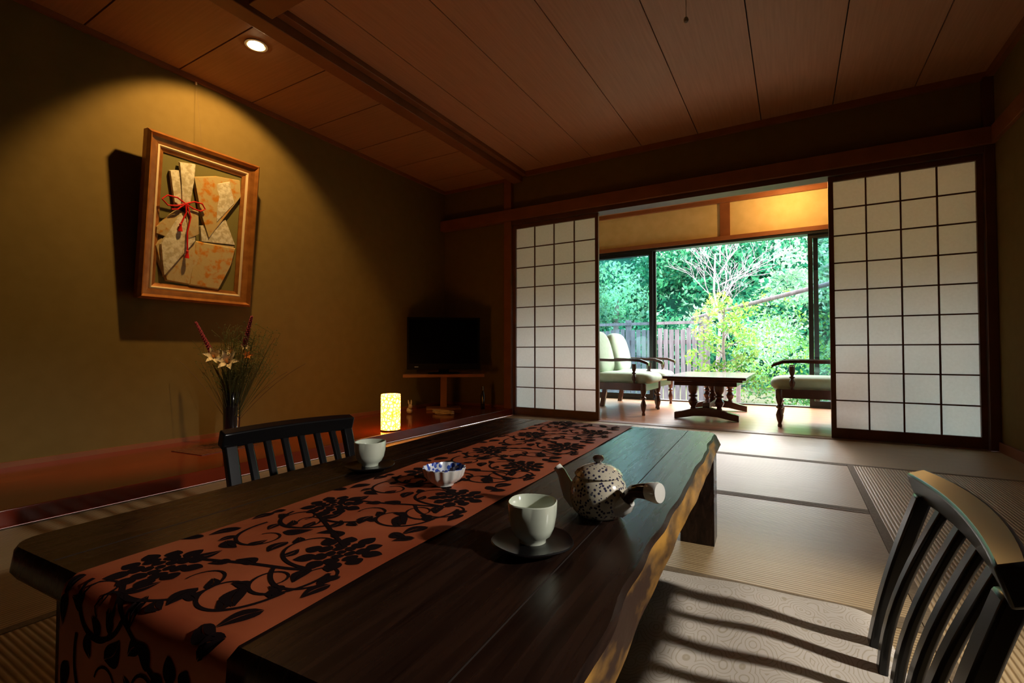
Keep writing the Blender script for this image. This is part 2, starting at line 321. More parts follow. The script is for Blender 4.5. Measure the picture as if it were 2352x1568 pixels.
# ------------------------------------------------------------ low table
TZ=.32; TR=math.radians(2.8); TO=(-.615,1.03,0)
def wave(y,ph): return .0016*math.sin(7*y+ph)+.0010*math.sin(19*y+2*ph)+.0007*math.sin(43*y+ph)
hw,hl,rc=.435,.775,.05
out=[]
N=60
for i in range(N+1):
    y=-hl+rc+(2*hl-2*rc)*i/N; out.append((hw+wave(y,.5),y,1,0,'R'))
for i in range(1,8):
    a=pi/2*i/8; out.append((hw-rc+rc*math.cos(a)+wave(hl-rc,.5)*(1-i/8),hl-rc+rc*math.sin(a),math.cos(a),math.sin(a),'C'))
for i in range(13): out.append((hw-rc-(2*hw-2*rc)*i/12,hl,0,1,'E'))
for i in range(1,8):
    a=pi/2+pi/2*i/8; out.append((-hw+rc+rc*math.cos(a),hl-rc+rc*math.sin(a),math.cos(a),math.sin(a),'C'))
for i in range(N+1):
    y=hl-rc-(2*hl-2*rc)*i/N; out.append((-hw+wave(y,2)*.6,y,-1,0,'L'))
for i in range(1,8):
    a=pi+pi/2*i/8; out.append((-hw+rc+rc*math.cos(a),-hl+rc+rc*math.sin(a),math.cos(a),math.sin(a),'C'))
for i in range(13): out.append((-hw+rc+(2*hw-2*rc)*i/12,-hl,0,-1,'E'))
for i in range(1,8):
    a=1.5*pi+pi/2*i/8; out.append((hw-rc+rc*math.cos(a)+wave(-hl+rc,.5)*(i/8),-hl+rc+rc*math.sin(a),math.cos(a),math.sin(a),'C'))
n=len(out); b=MB(); V=[]
rings=[(TZ-.050,.03,.03),(TZ-.044,.006,.006),(TZ-.034,0,0),(TZ-.006,.013,.004),(TZ,.019,.008)]
for z,ir,io in rings:
    for (x,y,nx,ny,s) in out:
        q=ir if s=='R' else io
        if s=='C' and nx>0: q=io+(ir-io)*nx
        if s=='R' and q>.01: q+=.002*math.sin(13*y)+.0015*math.sin(37*y+1)
        V.append((x-nx*q,y-ny*q,z))
Fm=[];Fs=[]
for r in range(len(rings)-1):
    for i in range(n):
        j=(i+1)%n; f=(r*n+i,r*n+j,(r+1)*n+j,(r+1)*n+i)
        (Fs if (r==2 and out[i][4]=='R' and out[j][4]=='R') else Fm).append(f)
Fm.append(tuple(reversed(range(n)))); Fm.append(tuple((len(rings)-1)*n+i for i in range(n)))
b.add(V,Fm,'table'); i2=b.mi(M['sap'])
for f in Fs: b.F.append(f); b.I.append(i2)
for x in (-.285,.325): b.box(x-.0008,x+.0008,-hl+.012,hl-.012,TZ-.002,TZ+.0004,'gap')
for sx in (-1,1):
    for yc in (-.66,.61): b.box(sx*.376-.05,sx*.376+.05,yc-.05,yc+.05,0,TZ-.050,'table')
    b.box(sx*.376-.018,sx*.376+.018,-.61,.56,TZ-.10,TZ-.050,'table')
for yc in (-.66,.61): b.box(-.326,.326,yc-.018,yc+.018,TZ-.10,TZ-.050,'table')
b.build('low_table',loc=TO,rz=TR,smooth=40)

# ------------------------------------------------------------ runner
RX=-.042; RW=.172; LS=2*hl-.02
def rp(w,s,h=0):
    w=w*(1-.06*min(s,1.7)/1.6)
    q=.0010*math.sin(19*s+8*w)+.0008*math.sin(47*w+5*s); rr=.012; z=TZ+.0024+q+h
    L0=hl-.012+hl-rr+.004
    if s<=L0: return Vector((RX+w,hl-.012-s,z))
    e=s-L0; arc=rr*pi/2; yb=-hl+rr-.004
    if e<arc:
        a=e/rr; R=rr+.0024+q+h; return Vector((RX+w,yb-R*math.sin(a),TZ-rr+R*math.cos(a)))
    d=e-arc; return Vector((RX+w+.004*math.sin(d*20+w*9),yb-(rr+.0024+h)-.006*math.sin(min(d,.3)*10)*(1+.8*math.sin(w*40))-.0005,TZ-rr-d))
SMAX=LS+.25
b=MB(); NW,NS=24,150; V=[];F=[]
for i in range(NS+1):
    for k in range(NW+1): V.append(rp(-RW+2*RW*k/NW,SMAX*i/NS))
for i in range(NS):
    for k in range(NW): q=i*(NW+1)+k; F.append((q,q+1,q+NW+2,q+NW+1))
b.add(V,F,'rust')
hc=[0]
def ok(w): return max(-RW+.001,min(RW-.001,w))
def fan(pts):
    hc[0]=(hc[0]+1)%40; h=.0006+hc[0]*.00001
    cw=sum(p[0] for p in pts)/len(pts); cs=sum(p[1] for p in pts)/len(pts)
    V=[rp(ok(cw),cs,h)]+[rp(ok(w),s,h) for w,s in pts]; n=len(pts)
    b.add(V,[(0,1+i,1+(i+1)%n) for i in range(n)],'flock')
def vine(pts,w0,w1):
    hc[0]=(hc[0]+1)%40; h=.0006+hc[0]*.00001; n=len(pts);V=[];F=[]
    for i in range(n):
        a=pts[max(i-1,0)];c=pts[min(i+1,n-1)]; dx,dy=c[0]-a[0],c[1]-a[1]; l=math.hypot(dx,dy) or 1
        wd=(w0+(w1-w0)*i/(n-1))/2; nx,ny=-dy/l*wd,dx/l*wd; w,s=pts[i]
        V+=[rp(ok(w+nx),s+ny,h),rp(ok(w-nx),s-ny,h)]
    for i in range(n-1): F.append((2*i,2*i+1,2*i+3,2*i+2))
    b.add(V,F,'flock')
def leaf(w,s,a,L,W):
    ca,sa=math.cos(a),math.sin(a)
    for sg in (-1,1):
        pts=[]
        for i in range(9):
            t=i/8; pts.append((t*L,sg*(.0007+W*math.sin(pi*t**.75)*(1-.15*t))+ .12*L*math.sin(pi*t)))
        for i in range(8,-1,-1):
            t=i/8; pts.append((t*L,sg*.0006+.12*L*math.sin(pi*t)))
        fan([(w+x*ca-y*sa,s+x*sa+y*ca) for x,y in pts])
def petal(w,s,a,r0,r1,W):
    ca,sa=math.cos(a),math.sin(a); up=[(r0+(r1-r0)*i/10,W*math.sin(pi*min(.999,(i/10)**.85+.01))**.75) for i in range(11)]
    pts=up+[(x,-y) for x,y in up[-2:0:-1]]
    fan([(w+x*ca-y*sa,s+x*sa+y*ca) for x,y in pts])
def flower(w,s,r,a0):
    fan([(w+r*.13*math.cos(t*pi/4),s+r*.13*math.sin(t*pi/4)) for t in range(8)])
    for k in range(5): petal(w,s,a0+k*2*pi/5,r*.15,r*.46,r*.17)
    for k in range(7): petal(w,s,a0+.3+k*2*pi/7,r*.38,r*.80,r*.225)
    for k in range(10): petal(w,s,a0+.5+k*2*pi/10,r*.66,r*(1.14+.12*(k%2)),r*.235)
def spiral(w,s,a,R,turn,w0=.0062):
    pts=[];x,y=w,s; step=.0064
    for i in range(34):
        pts.append((x,y)); kk=turn*(1/R)*(0.45+1.9*(i/33)**1.6); x+=step*math.cos(a); y+=step*math.sin(a); a+=kk*step
    vine(pts,w0,.0026)
    for i,o in ((10,.9),(18,-.8)):
        p=pts[i]; d=math.atan2(pts[i+1][1]-p[1],pts[i+1][0]-p[0]); leaf(p[0],p[1],d+o,.028,.008)
    return pts
s=.055;k=0; ST=.142
while s<SMAX-.03:
    sd=1 if k%2 else -1
    flower(sd*.090,s,.046 if k%3 else .050,k*1.1)
    pts=[(sd*.088*math.cos(pi*t/24)+.02*math.sin(2*pi*t/24),s+.04+(ST-.05)*t/24) for t in range(1,24)]
    vine(pts,.0065,.006)
    spiral(pts[8][0],pts[8][1],.9 if sd>0 else 2.2,.038,-sd)
    spiral(pts[3][0],pts[3][1],(0.2 if sd<0 else 2.9),.044,sd)
    spiral(sd*.13,s+.055,1.4,.034,sd); spiral(-sd*.12,s-.03,1.7,.038,-sd)
    for j in range(3):
        q=pts[3+j*7]; leaf(q[0],q[1],(1.2+j*1.3)*sd+.6*j,.038,.0105)
    leaf(-sd*.135,s+.005,1.9,.046,.0135); leaf(-sd*.06,s-.015,-.7*sd,.046,.0135); leaf(-sd*.15,s+.055,2.4,.034,.0105); leaf(sd*.155,s+.075,1.7,.038,.0105); leaf(-sd*.015,s+.01,1.3,.040,.012)
    leaf(-sd*.10,s+.05,.2,.038,.011); leaf(sd*.02,s-.05,2.6,.030,.009); leaf(sd*.15,s+.055,.4+pi/2,.026,.008)
    s+=ST;k+=1
b.build('table_runner',loc=TO,rz=TR,smooth=60)

# ------------------------------------------------------------ tableware
TT=TZ+.001
def cup(name,x,y):
    b=MB()
    sq=lambda a,z:1+.035*math.cos(4*(a+.5))*min(1,z/.03)
    b.lathe([(r,z*.90) for r,z in [(.017,.004),(.019,.004),(.020,.010),(.027,.016),(.032,.028),(.035,.045),(.036,.066),(.0345,.0675),(.033,.066),(.031,.045),(.028,.028),(.021,.018),(.001,.015)]],'cel',seg=48,rf=sq,cap1=False)
    b.build(name,loc=(x,y,TT+.0067),smooth=50)
def saucer(name,x,y):
    b=MB(); rf=lambda a,z:1+.02*math.cos(5*a)
    b.lathe([(.03,0),(.034,0),(.036,.004),(.052,.007),(.0585,.012),(.057,.0135),(.048,.0105),(.030,.0102),(.001,.0102)],'black',seg=60,rf=rf,cap1=False)
    b.build(name,loc=(x,y,TT),smooth=40)
saucer('lacquer_saucer',-.324,.613); cup('tea_cup',-.324,.613)
saucer('lacquer_saucer',-.874,.825); cup('tea_cup',-.874,.825)
b=MB(); fl=lambda a,z:1+.035*math.cos(14*a)*min(1,z/.015)
b.lathe([(.018,0),(.02,0),(.021,.004),(.032,.010),(.040,.020),(.0445,.036)],'white',seg=112,rf=fl,cap1=False)
b.lathe([(.0445,.036),(.0435,.037),(.038,.022),(.028,.012),(.001,.009)],'bowlin',seg=112,rf=fl,cap0=False,cap1=False)
for i in range(9):
    a=i*2.4; r=.006*math.sqrt(i)*1.3; b.pillow((r*math.cos(a),r*math.sin(a),.017+.003*(i%3)),(.015,.011,.012),'candy',e=1,nu=10,nv=6,T=None)
b.build('candy_bowl',loc=(-.634,.803,TZ+.0040),smooth=50)
# teapot
b=MB()
b.lathe([(.030,0),(.036,.001),(.044,.010),(.0485,.026),(.049,.040),(.045,.056),(.038,.066),(.034,.069)],'pot',seg=56,cap1=True)
b.lathe([(.040,.067),(.041,.069),(.036,.076),(.024,.083),(.010,.0865),(.006,.088)],'pot',seg=48)
b.lathe([(.005,.086),(.005,.089),(.009,.093),(.010,.097),(.007,.101),(.001,.102)],'brownglaze',seg=24)
b.tube([(-.036,-.012,.020),(-.050,-.016,.030),(-.060,-.019,.048),(-.068,-.021,.064),(-.076,-.023,.072)],[.019,.0155,.0105,.008,.0075],'white',seg=20)
b.tube([(.036,0,.024),(.046,0,.024),(.055,0,.029),(.061,0,.037)],[.019,.0175,.0145,.0115],'white',seg=20)
b.tube([(.056,0,.030),(.061,0,.044),(.071,0,.054),(.086,0,.058),(.101,0,.060)],[.0105,.0105,.0108,.012,.0135],'brownglaze',seg=20)
b.tube([(.098,0,.0595),(.103,0,.0602),(.115,0,.061),(.119,0,.0615),(.120,0,.0616)],[.0139,.0148,.0165,.015,.008],'white',seg=20)
b.build('teapot',loc=(-.2935,.799,TT),rz=math.radians(-18),smooth=50)

# ------------------------------------------------------------ zaisu floor chairs
def zaisu(name,loc,rz,cv=.02,sy=1,ns=4):
    b=MB(); T=Matrix.Diagonal((1,sy,1,1))
    def xb(z,y): return .165+.085*(max(z,0)/.40)**1.2+cv*(1-(y/.205)**2)
    b.box(-.2,.2,-.2,.2,.008,.024,'black',T); b.box(-.19,-.13,-.19,.19,0,.008,'black',T); b.box(.13,.19,-.19,.19,0,.008,'black',T)
    zs=[.02+i*.345/12 for i in range(13)]
    for y in (-.19,.19):
        P=[(xb(z,y)-.008*math.sin(pi*(z/.36)),y,z) for z in zs]; b.bar(P,(0,.017,0),(.011,0,0),'black',T)
    for k in range(ns):
        y=-.19+.38*(k+1)/(ns+1)
        P=[(xb(z,y)-.022*math.sin(pi*(z/.36)),y,z) for z in zs]; b.bar(P,(0,.0135 if ns==4 else .011,0),(.0065,0,0),'black',T)
    ys=[-.212+.424*i/16 for i in range(17)]
    P=[(xb(.38,y),y,.380+.004*(1-(y/.21)**2)) for y in ys]
    b.bar(P,[(.013+.004*(1-(y/.212)**2),0,.005) for y in ys],[(-.006,0,.020) for y in ys],'black',T)
    P=[(xb(.06,y)-.006,y,.055) for y in ys[1:-1]]; b.bar(P,(.009,0,0),(0,0,.014),'black',T)
    o=b.build(name,loc=loc,rz=rz,bevel=.004,smooth=35); return o
zaisu('zaisu_floor_chair',(-.062,.842,0),0,.018,.98)
zaisu('zaisu_floor_chair',(-.985,.855,0),pi-math.radians(4),.008,.92,6)
def zcush(name,loc,rz,sx,sy,th=.04):
    b=MB(); nx=ny=44; V=[];F=[]
    for sd in (1,-1):
        for i in range(nx+1):
            for j in range(ny+1):
                u=i/nx*2-1; v=j/ny*2-1; e=(1-abs(u)**8)*(1-abs(v)**8)
                p=(1-.10*abs(u)**1.5)*(1-.10*abs(v)**1.5)
                z=th*max(e,0)**.40*p+.003*math.sin(7*u+2*v)*e+.002*math.sin(11*v-3*u)*e
                r=1-.03*(u*u*v*v)
                V.append((u*sx/2*r,v*sy/2*r,sd*z))
    q=(nx+1)*(ny+1)
    for sd in (0,1):
        for i in range(nx):
            for j in range(ny):
                a=sd*q+i*(ny+1)+j; f=(a,a+ny+1,a+ny+2,a+1); F.append(f if sd==0 else f[::-1])
    b.add(V,F,'cush'); b.build(name,loc=loc,rz=rz,smooth=80)
zcush('floor_cushion',(-.085,.90,.068),math.radians(3),.50,.58,.042)
zcush('floor_cushion',(-.97,.87,.062),0,.36,.34,.036)

# ------------------------------------------------------------ picture on left wall
b=MB(); W,H=.64,.93
def ringf(o,i,x0,x1,x2,m):
    prof=[(o,0),(o,x0),((o+i)/2,x1),(i,x2),(i,.004)]
    V=[]
    for (d,x) in prof: V+=[(x,d,d),(x,W-d,d),(x,W-d,H-d),(x,d,H-d)]
    F=[]
    for p in range(len(prof)-1):
        for k in range(4): k2=(k+1)%4; F.append((p*4+k,p*4+k2,p*4+4+k2,p*4+4+k))
    b.add(V,F,m)
ringf(0,.028,.045,.060,.040,'frame'); ringf(.028,.062,.040,.034,.026,'frame'); ringf(.062,.075,.028,.030,.022,'liner'); ringf(.075,.095,.022,.016,.012,'frame')
b.box(0,.006,.02,W-.02,.02,H-.02,'back')
def pp(a,v): return (a*W,(1-v)*H)
def cloth(pts,x0,x1,m):
    q=[pp(*p) for p in pts]; cy=sum(p[0] for p in q)/len(q); cz=sum(p[1] for p in q)/len(q)
    n=len(q); V=[(x0,y,z) for y,z in q]+[(x1,cy+(y-cy)*.95,cz+(z-cz)*.95) for y,z in q]+[(x1+.006,cy,cz)]
    F=[(i,(i+1)%n,n+(i+1)%n,n+i) for i in range(n)]+[(n+i,n+(i+1)%n,2*n) for i in range(n)]; b.add(V,F,m)
cloth([(.16,.62),(.50,.60),(.83,.585),(.82,.70),(.69,.905),(.23,.88),(.16,.77),(.12,.67)],.006,.020,'broc')
cloth([(.45,.60),(.83,.60),(.80,.72),(.69,.90),(.42,.89)],.018,.024,'broc2')
cloth([(.48,.50),(.72,.42),(.83,.58),(.50,.60)],.010,.022,'silver')
cloth([(.39,.20),(.60,.15),(.83,.13),(.85,.24),(.56,.58),(.47,.42)],.012,.030,'broc2')
cloth([(.60,.20),(.72,.16),(.78,.30),(.62,.46)],.028,.034,'silver')
cloth([(.28,.42),(.38,.44),(.46,.56),(.40,.64),(.12,.60),(.12,.56)],.010,.026,'broc')
cloth([(.30,.44),(.44,.52),(.45,.60),(.20,.86),(.16,.66)],.020,.032,'silver')
cloth([(.20,.20),(.28,.18),(.36,.40),(.26,.42)],.010,.028,'silver')
cloth([(.265,.135),(.40,.118),(.395,.24),(.37,.42),(.31,.40),(.29,.26)],.022,.038,'silver')
cloth([(.34,.42),(.45,.40),(.47,.56),(.38,.60)],.020,.036,'broc')
def cord(pts): b.tube([(.046,)+pp(*p) for p in pts],.0045,'red',seg=8)
cord([(.33,.385),(.26,.36),(.18,.36),(.14,.39),(.19,.42),(.26,.41),(.33,.385),(.40,.36),(.47,.36),(.50,.39),(.46,.41),(.40,.405),(.33,.385)])
cord([(.33,.385),(.27,.43),(.22,.44)]); cord([(.33,.385),(.34,.44),(.30,.52)]); cord([(.34,.385),(.38,.46),(.36,.56),(.37,.68)])
for a,v in ((.30,.53),(.37,.69)):
    y,z=pp(a,v); b.lathe([(.004,.016),(.008,.010),(.006,.004),(.011,-.022),(.012,-.03)],'red',c=(.046,y,z),seg=12)
b.build('framed_kimono_picture',loc=(XL+.038,1.24,.905),rot=(0,math.radians(5.6),0),smooth=30)
b=MB(); b.tube([(XL+.10,1.56,1.82),(XL+.012,1.56,2.28)],.0006,'twig',seg=6); b.box(XL,XL+.016,1.555,1.565,2.262,2.282,'liner'); b.build('picture_hanging_wire')

# ------------------------------------------------------------ downlight
b=MB(); c=(-2.56,1.56,ZL)
b.lathe([(.058,-.0005),(.058,-.006),(.046,-.007),(.044,.0)],'liner',c=c,seg=32,cap0=False,cap1=False)
b.lathe([(.001,-.020),(.02,-.018),(.034,-.010),(.040,-.001)],'bulb',c=c,seg=24,cap0=False,cap1=False)
b.build('recessed_downlight')

# ------------------------------------------------------------ lamp on ledge
LX,LY=-2.405,2.455
b=MB(); b.lathe([(.063,.006),(.065,.008),(.066,.2),(.065,.248),(.060,.25),(.060,.2),(.060,.02)],'lamp',seg=32,cap0=False,cap1=False)
b.lathe([(.066,0),(.067,.008),(.060,.010)],'darktrim',seg=32)
b.build('washi_table_lamp',loc=(LX,LY,.0625))

# ------------------------------------------------------------ vase with flowers
VX,VYY=-2.84,1.61
b=MB(); b.lathe([(.036,0),(.040,.004),(.043,.1),(.046,.22),(.047,.30),(.044,.305),(.042,.30),(.038,.05),(.001,.04)],'vase',seg=32,cap1=False)
R=Vector((.863,.5045,0)); Fw=Vector((-.5045,.863,0)); o=Vector((0,0,0))
def q(r,z,f=0): return R*r+Fw*f+Vector((0,0,z))
def stem(p,rad=.0022,m='stem',bend=.03):
    p=Vector(p); a=Vector((p.x*.06,p.y*.06,.12)); mid=(a+p)/2+Vector((0,0,bend)); P=[]
    for i in range(9):
        t=i/8; P.append(a*(1-t)**2+mid*2*t*(1-t)+p*t*t)
    b.tube(P,rad,m,seg=6); return P
def liatris(r0,z0,r1,z1,f):
    stem(q(r0,z0,f)); A=q(r0,z0,f);B=q(r1,z1,f*1.3); b.tube([A,B],[.005,.002],'stem',seg=6)
    for i in range(90):
        t=i/90; c=A.lerp(B,t); a=i*2.4; d=(Vector((math.cos(a),math.sin(a),.5))).normalized(); w=.018*(1-.55*t)
        b.tube([c,c+d*w],[.006*(1-.3*t),.0035],'liat',seg=5)
liatris(-.13,.52,-.236,.715,.02); liatris(.08,.57,.125,.745,-.02)
def lily(c,d,s=.055,m='lily'):
    c=Vector(c);d=Vector(d).normalized(); u=d.orthogonal().normalized(); w=d.cross(u)
    for k in range(6):
        a=k*pi/3; n=(u*math.cos(a)+w*math.sin(a)); t=(-u*math.sin(a)+w*math.cos(a)); V=[];F=[]
        for i in range(7):
            x=i/6; pc=c+d*(s*.9*math.sin(x*1.6))+n*(s*(.08+1.0*x**1.5)); wd=s*.26*math.sin(pi*(.12+.86*x)); V+=[pc-t*wd+d*.004,pc,pc+t*wd+d*.004]
        for i in range(6): F+=[(3*i,3*i+1,3*i+4,3*i+3),(3*i+1,3*i+2,3*i+5,3*i+4)]
        b.add(V,F,m)
    for k in range(5): b.tube([c,c+d*s*1.1+(u*math.cos(k)+w*math.sin(k))*.008],.0009,'orange',seg=4)
for (r,z,f,m,s) in ((-.085,.50,-.03,'lily',.052),(.015,.47,-.07,'lily',.058),(.09,.51,-.02,'orange',.028),(-.02,.53,.02,'lily',.032),(.05,.56,.03,'lily',.028)):
    p=q(r,z,f); stem(p); lily(p,(.75*1,-.55,.45) if r<.05 else (.9,-.2,.5),s,m)
random.seed(11)
for i in range(150):
    r=random.gauss(.07,.10); z=random.uniform(.40,.68); f=random.gauss(0,.07); p=q(r,z,f); P=stem(p,.0009,'stem',.01)
    for k in range(6):
        e=P[-1-k%4]; d=Vector((random.uniform(-1,1),random.uniform(-1,1),random.uniform(-.2,1)))*.045; b.tube([e,e+d],.0007,'stem',seg=4)
        b.pillow(e+d,(.006,.006,.006),'stem',e=1,nu=5,nv=4)
for (r,z,f) in ((-.345,.50,.02),(.43,.47,0),(.30,.42,.05),(.25,.62,0),(-.2,.42,.04)):
    stem(q(r,z,f),.0014,'twig',.07)
for i in range(60):
    a=i*2.4; r=.03+.10*random.random(); p=Vector((r*math.cos(a),r*math.sin(a),.33+.16*random.random())); p0=Vector((p.x*.2,p.y*.2,.28)); t=Vector((-math.sin(a),math.cos(a),0))*.010; md=(p+p0)/2+Vector((0,0,.02))
    b.add([p0,md-t,p,md+t],[(0,1,2,3)],'stem')
b.build('flower_vase',loc=(VX,VYY,.0645),smooth=50)
b=MB(); b.box(-.13,.13,-.16,.16,0,.003,'darktrim')
for i in range(14): b.box(-.129,.129,-.158+i*.0235,-.150+i*.0235,.003,.0036,'lacq')
b.build('woven_mat',loc=(VX+.02,VYY-.10,.0602),rz=.1)

# ------------------------------------------------------------ tv & corner stand
b=MB(); b.box(-.34,.34,-.02,.04,.04,.53,'tvb'); b.box(-.32,.32,-.0215,-.02,.095,.51,'tvs'); b.box(-.22,.22,.04,.09,.12,.42,'tvb')
b.box(-.05,.05,-.01,.04,.008,.05,'tvb'); b.lathe([(.15,0),(.15,.008),(.13,.012)],'tvb',seg=40); b.box(-.27,-.235,-.0225,-.0215,.062,.068,'grey')
b.build('television',loc=(-2.85,3.60,.4001),rz=math.radians(40),bevel=.004)
b=MB(); V=[(-.37,-.13,0),(.37,-.13,0),(.37,-.02,0),(.05,.30,0),(-.05,.30,0),(-.37,-.02,0)]; V+=[(x,y,.028) for x,y,z in V]
b.add([(x,y,z+.31) for x,y,z in V],[(5,4,3,2,1,0),(6,7,8,9,10,11)]+[(i,(i+1)%6,6+(i+1)%6,6+i) for i in range(6)],'trimwood')
b.box(-.03,.03,.0,.06,.02,.31,'trimwood'); b.box(-.16,.16,-.07,.14,0,.02,'trimwood'); b.build('corner_tv_stand',loc=(-2.85,3.60,.0615),rz=math.radians(40),bevel=.003)
b=MB(); P=[]
for i in range(90): a=i*.42; r=.05+.02*math.sin(i*.7); P.append((r*1.6*math.cos(a),r*math.sin(a),.005+.0003*i))
b.tube(P,.0035,'liner',seg=6); b.build('coiled_cable',loc=(-2.66,3.36,.0605))
b=MB(); b.lathe([(.018,0),(.02,.004),(.02,.13),(.012,.16),(.009,.19),(.011,.2),(.011,.215),(.001,.216)],'vase',seg=20,cap1=False); b.build('slender_black_bottle',loc=(-2.56,3.83,.0605))
b=MB(); b.pillow((0,0,.028),(.075,.05,.056),'liner',e=1); b.pillow((.03,0,.065),(.04,.034,.038),'liner',e=1)
for s_ in (-1,1): b.tube([(.025,s_*.008,.078),(.018,s_*.012,.10),(.010,s_*.014,.122)],[.005,.007,.002],'liner',seg=8)
b.pillow((-.038,0,.03),(.018,.018,.018),'liner',e=1); b.build('rabbit_figurine',loc=(-2.93,3.22,.0605),rz=-.6)

# ------------------------------------------------------------ pull cord
b=MB(); b.lathe([(.02,0),(.02,-.012),(.004,-.016)],'liner',c=(-.357,2.0,ZC),seg=16); b.tube([(-.357,2,ZC-.01),(-.357,2,1.945)],.0012,'cord',seg=6)
b.lathe([(.001,.014),(.007,.011),(.010,.002),(.008,-.006),(.001,-.010)],'cord',c=(-.357,2,1.935),seg=16); b.build('lamp_pull_cord')

# ------------------------------------------------------------ veranda furniture
def turned(b,x,y,z0,z1,r,m='chairw'):
    h=z1-z0; pr=[(.55,0),(.6,.04),(.45,.10),(.8,.2),(1.0,.32),(.7,.42),(.5,.48),(.95,.52),(.95,.56),(.5,.60),(.8,.68),(1,.78),(1,1)]
    b.lathe([(r*a,z0+h*t) for a,t in pr],m,c=(x,y,0),seg=16)
def armchair(name,loc,rz):
    b=MB(); w=.29
    for sy in (-1,1):
        y=sy*w
        turned(b,.29,y,0,.30,.028); b.bar([(-.33,y,0),(-.30,y,.16),(-.29,y,.32),(-.33,y,.55),(-.40,y,.80)],(0,.018,0),(.024,0,0),'chairw')
        b.box(-.30,.31,y-.018,y+.018,.235,.305,'chairw')
        turned(b,.20,y,.30,.49,.022)
        P=[(-.34,y,.56),(-.2,y,.53),(-.02,y,.525),(.14,y,.53),(.26,y,.525),(.33,y,.50),(.345,y,.485)]
        b.bar(P,[(0,.02+.006*(i>2),0) for i in range(7)],(0,0,.013),'chairw')
    b.box(.275,.305,-w,w,.23,.30,'chairw'); b.box(-.30,-.27,-w,w,.23,.30,'chairw')
    for z,x in ((.42,-.305),(.56,-.335),(.70,-.37),(.79,-.395)): b.box(x-.01,x+.01,-w,w,z-.02,z+.02,'chairw')
    for i in range(6): b.box(-.27+i*.09,-.22+i*.09,-w+.02,w-.02,.285,.30,'chairw')
    b.pillow((.04,0,.345),(.64,.535,.125),'green',e=.35)
    T=Matrix.Translation((-.245,0,.60))@Matrix.Rotation(math.radians(-14),4,'Y')
    b.pillow((0,0,0),(.15,.52,.46),'green',e=.5,T=T,ez=.5)
    b.build(name,loc=loc,rz=rz,smooth=45)
armchair('veranda_armchair',(-1.53,4.90,-.002),0); armchair('veranda_armchair',(-1.55,5.56,-.002),math.radians(-2)); armchair('veranda_armchair',(.19,4.76,-.002),pi)
b=MB()
b.box(-.34,.34,-.60,.60,.365,.39,'chairw'); b.box(-.31,.31,-.56,.56,.345,.365,'chairw'); b.box(-.26,.26,-.50,.50,.305,.345,'chairw')
for y in (-.42,.42):
    b.bar([(-.27,y,.028),(-.2,y,.04),(-.1,y,.065),(0,y,.075),(.1,y,.065),(.2,y,.04),(.27,y,.028)],(0,.035,0),[(0,0,.028),(0,0,.03),(0,0,.035),(0,0,.04),(0,0,.035),(0,0,.03),(0,0,.028)],'chairw')
    for x in (-.11,.11): turned(b,x,y,.09,.31,.042)
b.box(-.03,.03,-.42,.42,.10,.15,'chairw'); turned(b,0,0,.12,.31,.04)
b.build('veranda_coffee_table',loc=(-.68,5.03,-.002),bevel=.003)

# ------------------------------------------------------------ garden
b=MB(); b.box(-22,16,6.3,30,-.5,-.35,'soil'); b.build('garden_ground',smooth=0)
b=MB(); y=8.8
x=-7.0
while x<-1.4:
    h=1.02+random.uniform(-.02,.02); b.box(x,x+.075,y,y+.02,-.35,h,'fence'); x+=.098
b.box(-7,-1.36,y+.02,y+.06,.75,.82,'fence'); b.box(-7,-1.36,y+.02,y+.06,.0,.07,'fence'); b.box(-7,-1.36,y-.01,y+.06,1.10,1.15,'fence')
for x in (-6.6,-5.3,-4.0,-2.7,-1.40): b.box(x,x+.09,y+.02,y+.11,-.35,1.2,'fence')
b.build('garden_fence',smooth=0)
b=MB(); b.tube([(-1.46,8.5,1.17),(.9,7.25,1.58)],.032,'fence',seg=10); b.tube([(-1.2,8.36,-.35),(-1.2,8.36,1.2)],.035,'fence'); b.tube([(.85,7.28,-.35),(.85,7.28,1.56)],.035,'fence'); b.build('garden_handrail')
L1=[leafmat('leaf_deep',(.025,.22,.12)),leafmat('leaf_mid',(.09,.46,.21)),leafmat('leaf_pale',(.32,.70,.46))]
L2=[leafmat('leaf_yellowgreen',(.36,.68,.10),.5,.70),leafmat('leaf_bright',(.54,.80,.24),.5,.76),leafmat('leaf_green',(.18,.50,.12),.5)]
L3=[leafmat('leaf_mint',(.36,.74,.40)),leafmat('leaf_sage',(.18,.52,.24)),leafmat('leaf_white',(.70,.86,.78),k=.85)]
